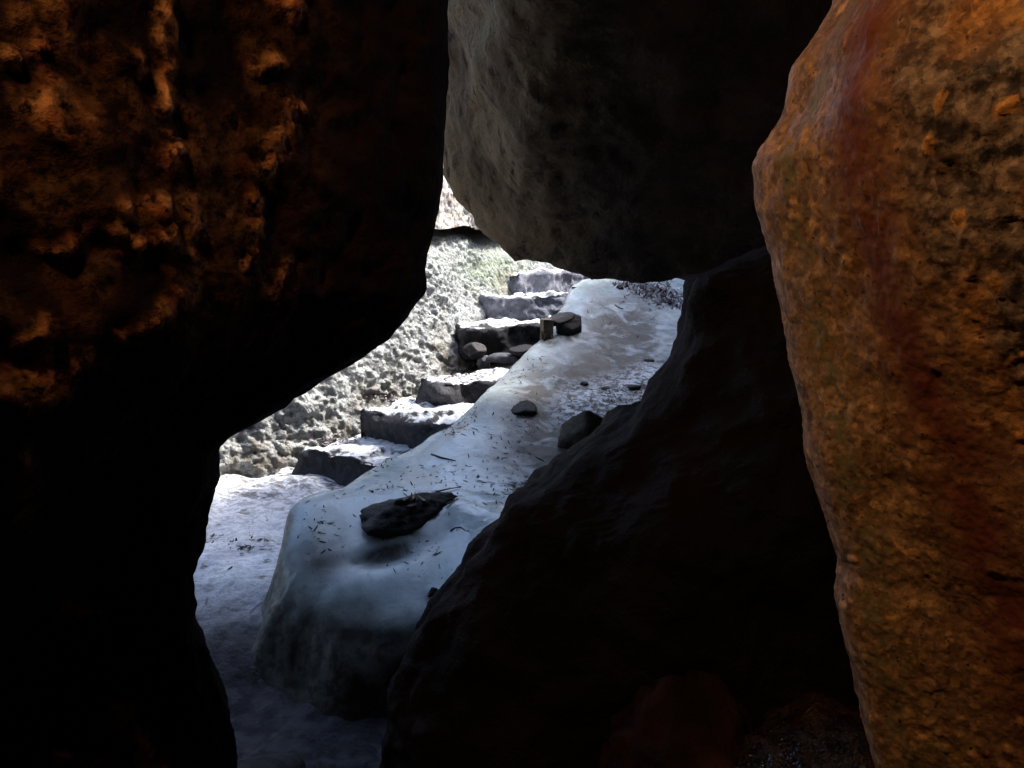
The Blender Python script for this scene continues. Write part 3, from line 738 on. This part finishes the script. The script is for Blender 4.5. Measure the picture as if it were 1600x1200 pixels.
# boulder bank closing the hollow beyond the ice; unseen top raised to shade the ice
def bdisp(V): return 0.06 * fbm(V * 1.5, 3, 130) + 0.03 * ridged(V * 4, 3, 131)
hull_rock('boulder', [(1.05, 4.0, -0.2), (1.15, 4.0, 1.0), (1.35, 4.9, 1.3), (1.30, 5.4, 1.4), (1.7, 6.8, 1.3), (1.7, 6.8, 0.2), (3.6, 3.6, -0.2), (3.6, 3.6, 3.4), (3.6, 6.8, 3.4), (3.6, 6.8, 0), (1.6, 3.3, 0.0), (1.7, 3.3, 1.2), (1.62, 5.4, 2.9), (1.62, 6.0, 2.9), (1.9, 4.6, 3.0), (2.1, 6.6, 3.0)],
          0.05, 4, M['black'], bdisp, 'dark boulder bank beyond the ice, half hidden under the overhead boulder')
hull_rock('boulder', [(-2.5, 8.6, 0.5), (5.5, 8.2, 0.5), (-2.0, 9.3, 3.6), (1.0, 8.9, 4.2), (5.0, 8.8, 4.6), (-2.5, 12.0, 0.5), (6.0, 12.0, 0.5), (0.0, 11.5, 5.0), (5.0, 11.5, 5.4)],
          0.10, 5, M['shell'], bdisp, 'unseen boulder added beyond the topmost step to darken the ice reflections')  # unseen, added to darken what the ice reflects
# roof and back of the cave
hull_rock('boulder', [(-3.8, -2.8, 2.85), (3.8, -2.8, 2.85), (-3.6, 2.75, 2.5), (-0.9, 2.75, 2.6), (0.0, 3.1, 2.7), (3.6, 3.1, 2.7), (-3.8, -2.8, 3.8), (3.8, -2.8, 3.8), (-3.2, 2.9, 4.0), (3.2, 3.0, 4.0), (0, 0, 2.8)],
          0.08, 4, M['shell'], bdisp, 'great roof boulder spanning the cave above the left and right boulders')
hull_rock('boulder', [(-3.6, -1.5, -0.7), (3.6, -1.5, -0.7), (-3.6, -1.3, 2.9), (3.6, -1.3, 2.9), (-3.6, -3.0, -0.7), (3.6, -3.0, -0.7), (-3.6, -3.0, 3.2), (3.6, -3.0, 3.2)],
          0.08, 4, M['shell'], bdisp, 'rear boulder closing the cave behind the viewing spot')

# wet red-brown rocks on the cave floor between the black and orange boulders
def add_stone(name, p, dims, seed, mat, label, cat='stone', rz=0.0, rx_=0.0, ry_=0.0, group=None, **kw):
    V, F = stone_verts(dims, seed, **kw)
    V = rot_z(rot_y(rot_x(V, rx_), ry_), rz)
    o = mesh_obj(name, V, F, M[mat]); o.location = tuple(p)
    return tag(o, label, cat, group)
add_stone('rock', PD(1070, 1215, 1.5), (0.17, 0.17, 0.24), 201, 'red', 'dim reddish rounded rock at the foot of the black boulder', 'rock', 0.4, rough=0.14, planes=30, cut=(0.8, 1.0))
add_stone('rock', PD(1300, 1205, 1.4), (0.22, 0.20, 0.14), 207, 'shade_or_damp', 'wet glinting rock at the foot of the orange boulder', 'rock', 1.0, rough=0.08, planes=26, cut=(0.75, 1.0))
add_stone('rock', PD(405, 1215, 1.95) + np.array([0, 0, -0.03]), (0.16, 0.14, 0.07), 211, 'stone', 'low flat stone on the cave floor before the ice nose', 'stone', 0.2)

# ------------------------------------------------------------------ stones frozen into the ice
def on_ice(px, py, dz=0.0): return hit_ice(px, py) + np.array([0, 0, dz])
add_stone('rock', on_ice(630, 799, -0.012), (0.20, 0.125, 0.090), 301, 'stone', 'large black rock frozen into the lower ice with dry leaves on it', 'rock', 0.42, 0.10, -0.05, rough=0.10, planes=22)
add_stone('rock', on_ice(822, 642, 0.0), (0.072, 0.05, 0.055), 305, 'stone', 'small dark wedge-shaped stone on the middle of the ice', 'stone', 0.5, planes=9)
add_stone('rock', on_ice(916, 694, 0.04), (0.135, 0.11, 0.13), 309, 'brown', 'mossy brown stone at the edge of the ice by the black boulder', 'stone', 0.2, 0.2, planes=14)
add_stone('rock', on_ice(975, 665, 0.0), (0.13, 0.09, 0.05), 313, 'stone', 'flat black stone behind the mossy brown stone', 'stone', -0.1, planes=14)
add_stone('rock', on_ice(890, 515, 0.02), (0.105, 0.085, 0.095), 317, 'stone', 'dark frost-topped stone perched high on the ice', 'stone', 0.7, planes=12)
add_stone('rock', on_ice(872, 520, 0.085), (0.10, 0.06, 0.032), 321, 'stone', 'thin dark slab bridging to the upright wooden block', 'stone', 0.5, 0.0, -0.25, planes=10)
add_stone('rock', on_ice(676, 929, 0.004), (0.022, 0.02, 0.018), 325, 'stone', 'pebble near the ice lip beside the black boulder', 'pebble')
add_stone('rock', on_ice(914, 602, 0.004), (0.028, 0.022, 0.020), 329, 'stone', 'little black stone amid the dirty upper ice', 'pebble')
add_stone('rock', on_ice(988, 606, 0.004), (0.055, 0.03, 0.016), 333, 'stone', 'thin flat stone in the crusted snow at the ice edge', 'pebble', 0.1)
add_stone('rock', on_ice(945, 608, 0.003), (0.025, 0.02, 0.013), 337, 'stone', 'dark crumb of rock beside the thin flat stone', 'pebble')
add_stone('rock', on_ice(1014, 565, 0.003), (0.034, 0.022, 0.013), 341, 'stone', 'dark chip of rock near the rim of the upper ice', 'pebble')
add_stone('rock', on_ice(970, 452, 0.01), (0.03, 0.025, 0.02), 343, 'stone', 'dark lump on the bright crest of the ice', 'pebble')
add_stone('rock', on_ice(898, 450, 0.0), (0.028, 0.02, 0.01), 345, 'stone', 'dark flake lying on the white shoulder of the ice', 'pebble')
# upright wooden block leaning on the slab
V, F = step_mesh((-0.036, 0, 0.15), (0.036, 0, 0.15), 0.06, 0.17, 351, 0.012)
o = mesh_obj('wooden_block', rot_z(V, 0.35), F, M['wood']); o.location = tuple(on_ice(857, 533, -0.01))
tag(o, 'short tan wooden block standing at the edge of the upper ice', 'wood')
# stones in the hollow under the fourth step
for (px, py, dm, mk, lab) in [(741, 549, (0.07, 0.06, 0.05), 'stone', 'round dark stone in the hollow under the overhanging step'),
                              (757, 567, (0.045, 0.04, 0.055), 'grey', 'squarish grey stone in the hollow under the overhanging step'),
                              (788, 560, (0.10, 0.06, 0.035), 'grey', 'flat grey stone in the hollow close to the ice'),
                              (818, 548, (0.08, 0.06, 0.035), 'stone', 'dark flat stone in the hollow touching the ice edge')]:
    add_stone('rock', PD(px, py, 4.93), dm, 360 + px, mk, lab, 'stone', 0.3, planes=12)

# ------------------------------------------------------------------ twigs, needles, leaves
def twig(pts, r, label):
    P3 = [on_ice(x, y, 0.006 + dz) for x, y, dz in pts]
    V, F = tube(P3, [r * (1 - 0.6 * i / (len(P3) - 1)) for i in range(len(P3))])
    tag(mesh_obj('twig', V, F, M['bark']), label, 'twig')
twig([(682, 774, 0.01), (700, 769, 0.008), (717, 765, 0.004)], 0.004, 'thin straight twig sticking out behind the large black rock')
twig([(698, 792, 0.006), (706, 788, 0.006), (714, 783, 0.004)], 0.005, 'short thick twig at the pointed end of the large black rock')
twig([(704, 832, 0.0), (711, 827, 0.0), (720, 826, 0.0), (727, 831, 0.0)], 0.0035, 'curved twig lying flat on the ice beside the black boulder')
twig([(961, 478, 0.0), (967, 482, 0.0), (974, 484, 0.0)], 0.007, 'dark twig on the pale blue upper ice')
twig([(838, 716, 0.0), (850, 722, 0.0)], 0.004, 'stub of twig in the grey hollow of the ice')
twig([(674, 712, 0.0), (690, 717, 0.0), (712, 722, 0.0)], 0.006, 'dark broken twig on the shining middle of the ice')
# curled dry leaves on the large rock
def blades(name, centers, normals, length, width, mat, label, seed, kind='stuff', curl=0.3, cat=None):
    r = np.random.default_rng(seed); V = []; F = []
    for c, nn in zip(centers, normals):
        L = length * r.uniform(0.5, 1.4); w = width * r.uniform(0.6, 1.4); a = r.uniform(0, 2 * math.pi)
        t = np.array([math.cos(a), math.sin(a), 0]); t = t - nn * (t @ nn); t /= np.linalg.norm(t); b = np.cross(nn, t)
        tl = r.normal() * 0.15; k = len(V); cu = curl * r.uniform(-0.3, 1.0)
        for s_, ww in ((-0.5, 0.25), (-0.2, 1.0), (0.2, 0.9), (0.5, 0.15)):
            base = c + t * s_ * L + nn * (cu * L * (4 * s_ * s_) * 0.5 + tl * s_ * L + 0.002)
            V.append(base - b * w * ww * 0.5); V.append(base + b * w * ww * 0.5)
        for s_ in range(3): F.append([k + 2 * s_, k + 2 * s_ + 1, k + 2 * s_ + 3, k + 2 * s_ + 2])
    return tag(mesh_obj(name, np.array(V), F, M[mat], smooth=False), label, cat, kind=kind)
def normals_at(ps, f):
    out = []
    for p in ps:
        e = 0.03; gx_ = (f(p[0] + e, p[1]) - f(p[0] - e, p[1])) / (2 * e); gy_ = (f(p[0], p[1] + e) - f(p[0], p[1] - e)) / (2 * e)
        n_ = np.array([-gx_, -gy_, 1.0]); out.append(n_ / np.linalg.norm(n_))
    return out
def scatter_px(n, pts, spread, seed):
    r = np.random.default_rng(seed); out = []
    pts = np.array(pts, float)
    for _ in range(n):
        i = r.integers(len(pts) - 1) if len(pts) > 1 else 0
        t_ = r.uniform(); c = pts[i] * (1 - t_) + pts[min(i + 1, len(pts) - 1)] * t_
        out.append((c[0] + r.normal() * spread, c[1] + r.normal() * spread * 0.6))
    return out
pn = []
for n, pts, sp, sd_ in [(90, [(720, 655), (690, 668), (745, 640)], 14, 1), (70, [(590, 712), (560, 728), (640, 700)], 14, 2), (45, [(800, 590), (840, 560)], 14, 3), (70, [(900, 600), (980, 620), (1010, 590)], 24, 4),
                        (60, [(560, 760), (700, 760), (780, 740)], 40, 5), (40, [(700, 850), (650, 900)], 30, 6), (50, [(840, 640), (800, 690)], 40, 7), (40, [(930, 470), (1000, 520)], 25, 8), (30, [(800, 765), (830, 760)], 14, 9),
                        (40, [(470, 800), (520, 860)], 25, 10), (60, [(930, 640), (1000, 610)], 18, 11)]:
    pn += [on_ice(x, y) for x, y in scatter_px(int(n * 5), pts, sp, sd_)]
pn = [p for p in pn if p[1] < 6.2]
blades('fallen_needles', pn, normals_at(pn, lambda a, b: float(ice_z(a, b))), 0.030, 0.0060, 'needle', 'dark conifer needles and crumbs scattered over the ice', 5, cat='needles', curl=0.25)
pl = [on_ice(x, y) for x, y in scatter_px(420, [(996, 452), (1020, 458), (1055, 462), (1035, 478)], 12, 20)]
pl += [on_ice(x, y) for x, y in scatter_px(60, [(960, 446), (1000, 446)], 5, 21)]
blades('leaf_litter', pl, normals_at(pl, lambda a, b: float(ice_z(a, b))), 0.055, 0.020, 'leaf', 'bluish dead leaves heaped at the upper rim of the ice', 6, cat='leaves', curl=0.9)
pf = []
for n, pts, sp, sd_ in [(260, [(340, 775), (480, 745)], 14, 30), (120, [(340, 800), (450, 790)], 24, 31), (60, [(320, 860), (400, 850)], 18, 32)]:
    pf += [hit_ground(x, y) for x, y in scatter_px(n, pts, sp, sd_)]
blades('leaf_litter', pf, [np.array([0, 0, 1.0])] * len(pf), 0.035, 0.011, 'needle', 'dark bits of litter on the frosty floor below the wall', 8, cat='litter', curl=0.6)
ps = []
for (l, r_, z, dp, *_), k in zip(STEPS[:3], (0.15, 0.1, 0.12)):
    a, b = PZ(*l, z), PZ(*r_, z)
    rr2 = np.random.default_rng(int(z * 100))
    for _ in range(70):
        u, w = rr2.uniform(-0.25, 0.5), rr2.uniform(0.12, 0.45)
        p = a + (b - a) * u + np.array([0.35, 0.7, 0]) * w; ps.append(np.array([p[0], p[1], z + 0.02]))
blades('leaf_litter', ps, [np.array([0, 0, 1.0])] * len(ps), 0.035, 0.012, 'leaf', 'brown litter caught on the lower steps at the wall foot', 9, cat='litter', curl=0.7)
from mathutils.bvhtree import BVHTree
big_rock = next(o for o in SC.objects if o.get('label', '').startswith('large black rock'))
bvh = BVHTree.FromPolygons([v.co + big_rock.location for v in big_rock.data.vertices], [tuple(p.vertices) for p in big_rock.data.polygons])
LEAF = ['slim dry leaf lying crosswise on the large black rock', 'pale curled dry leaf on the crown of the large black rock', 'short dry leaf nearest the twigs on the large black rock', 'dry leaf at the blunt side of the leaf cluster on the large black rock']
for i, (x, y) in enumerate([(634, 781), (647, 777), (660, 781), (643, 791)]):
    hp = bvh.ray_cast(Vector(EYE), Vector(ray(x, y)).normalized())[0]
    p = np.array(hp) if hp is not None else on_ice(x, y)
    V = np.array([[-.022, 0, 0.004], [-.008, .006, 0], [.01, .005, .002], [.024, 0, .008], [.01, -.005, .002], [-.008, -.006, 0]]); V = rot_z(V, i * 1.3)
    V = np.vstack([V, V - [0, 0, 0.0015]])
    F = [[0, 1, 2, 3, 4, 5], [11, 10, 9, 8, 7, 6]] + [[k, 6 + k, 6 + (k + 1) % 6, (k + 1) % 6] for k in range(6)]
    o = mesh_obj('dry_leaf', V, F, M['dryleaf']); o.location = (p[0], p[1] - 0.003, p[2] + 0.004); o.rotation_euler = (0.5, 0.2 * i - 0.3, 0)
    tag(o, LEAF[i], 'leaf', 'dry leaves on the large black rock')

# ------------------------------------------------------------------ cave lamp (beside the viewer, its glow falls on the near boulders)
LAMP = np.array([-0.60, 0.24, 2.40]); AIM = np.array([0.75, 0.62, 1.15])
lamp = bpy.data.objects.new('cave_lamp', None); SC.collection.objects.link(lamp); lamp.location = tuple(LAMP)
dirv = Vector(AIM - LAMP).normalized(); lamp.rotation_euler = dirv.to_track_quat('-Z', 'Y').to_euler()
tag(lamp, 'small hooded cave lamp with warm glow fixed beside the left boulder', 'lamp')
def lathe(prof, n=24):
    V = []; F = []
    for r_, z in prof:
        for k in range(n): V.append((r_ * math.cos(2 * math.pi * k / n), r_ * math.sin(2 * math.pi * k / n), z))
    for i in range(len(prof) - 1):
        for k in range(n): F.append([i * n + k, i * n + (k + 1) % n, (i + 1) * n + (k + 1) % n, (i + 1) * n + k])
    return np.array(V), F
mm = Mat('lamp_metal'); M['lamp'] = mm.done((0.05, 0.05, 0.05), 0.5, mm.bump(mm.noise(60), 0.2, 0.002), 0.5, Metallic=0.6)
mb = Mat('lamp_bulb'); M['bulb'] = mb.done((0.9, 0.7, 0.4), 0.4, None, 0.5, Emission_Color=(1.0, 0.42, 0.10, 1.0), Emission_Strength=8.0)
V, F = lathe([(0.0, 0.085), (0.03, 0.083), (0.034, 0.05), (0.06, 0.0), (0.075, -0.055), (0.070, -0.055), (0.055, 0.0), (0.03, 0.045), (0.0, 0.05)])
mesh_obj('lamp_hood', V, F, M['lamp'], lamp)
V, F = lathe([(0.0, 0.03), (0.016, 0.025), (0.024, 0.005), (0.022, -0.01), (0.012, -0.022), (0.0, -0.026)])
mesh_obj('bulb', V, F, M['bulb'], lamp)
V, F = tube([(0, 0, 0.085), (-0.02, 0.02, 0.13), (-0.14, 0.02, 0.20), (-0.42, 0.02, 0.24)], [0.008] * 4, 8)
mesh_obj('bracket', V, F, M['lamp'], lamp)
ld = bpy.data.lights.new('lamp_glow', 'SPOT'); ld.energy = 8.0; ld.color = (1.0, 0.52, 0.205); ld.spot_size = math.radians(155); ld.spot_blend = 0.9; ld.shadow_soft_size = 0.07
lo = bpy.data.objects.new('lamp_glow', ld); SC.collection.objects.link(lo); lo.parent = lamp; lo.location = (0, 0, -0.06)
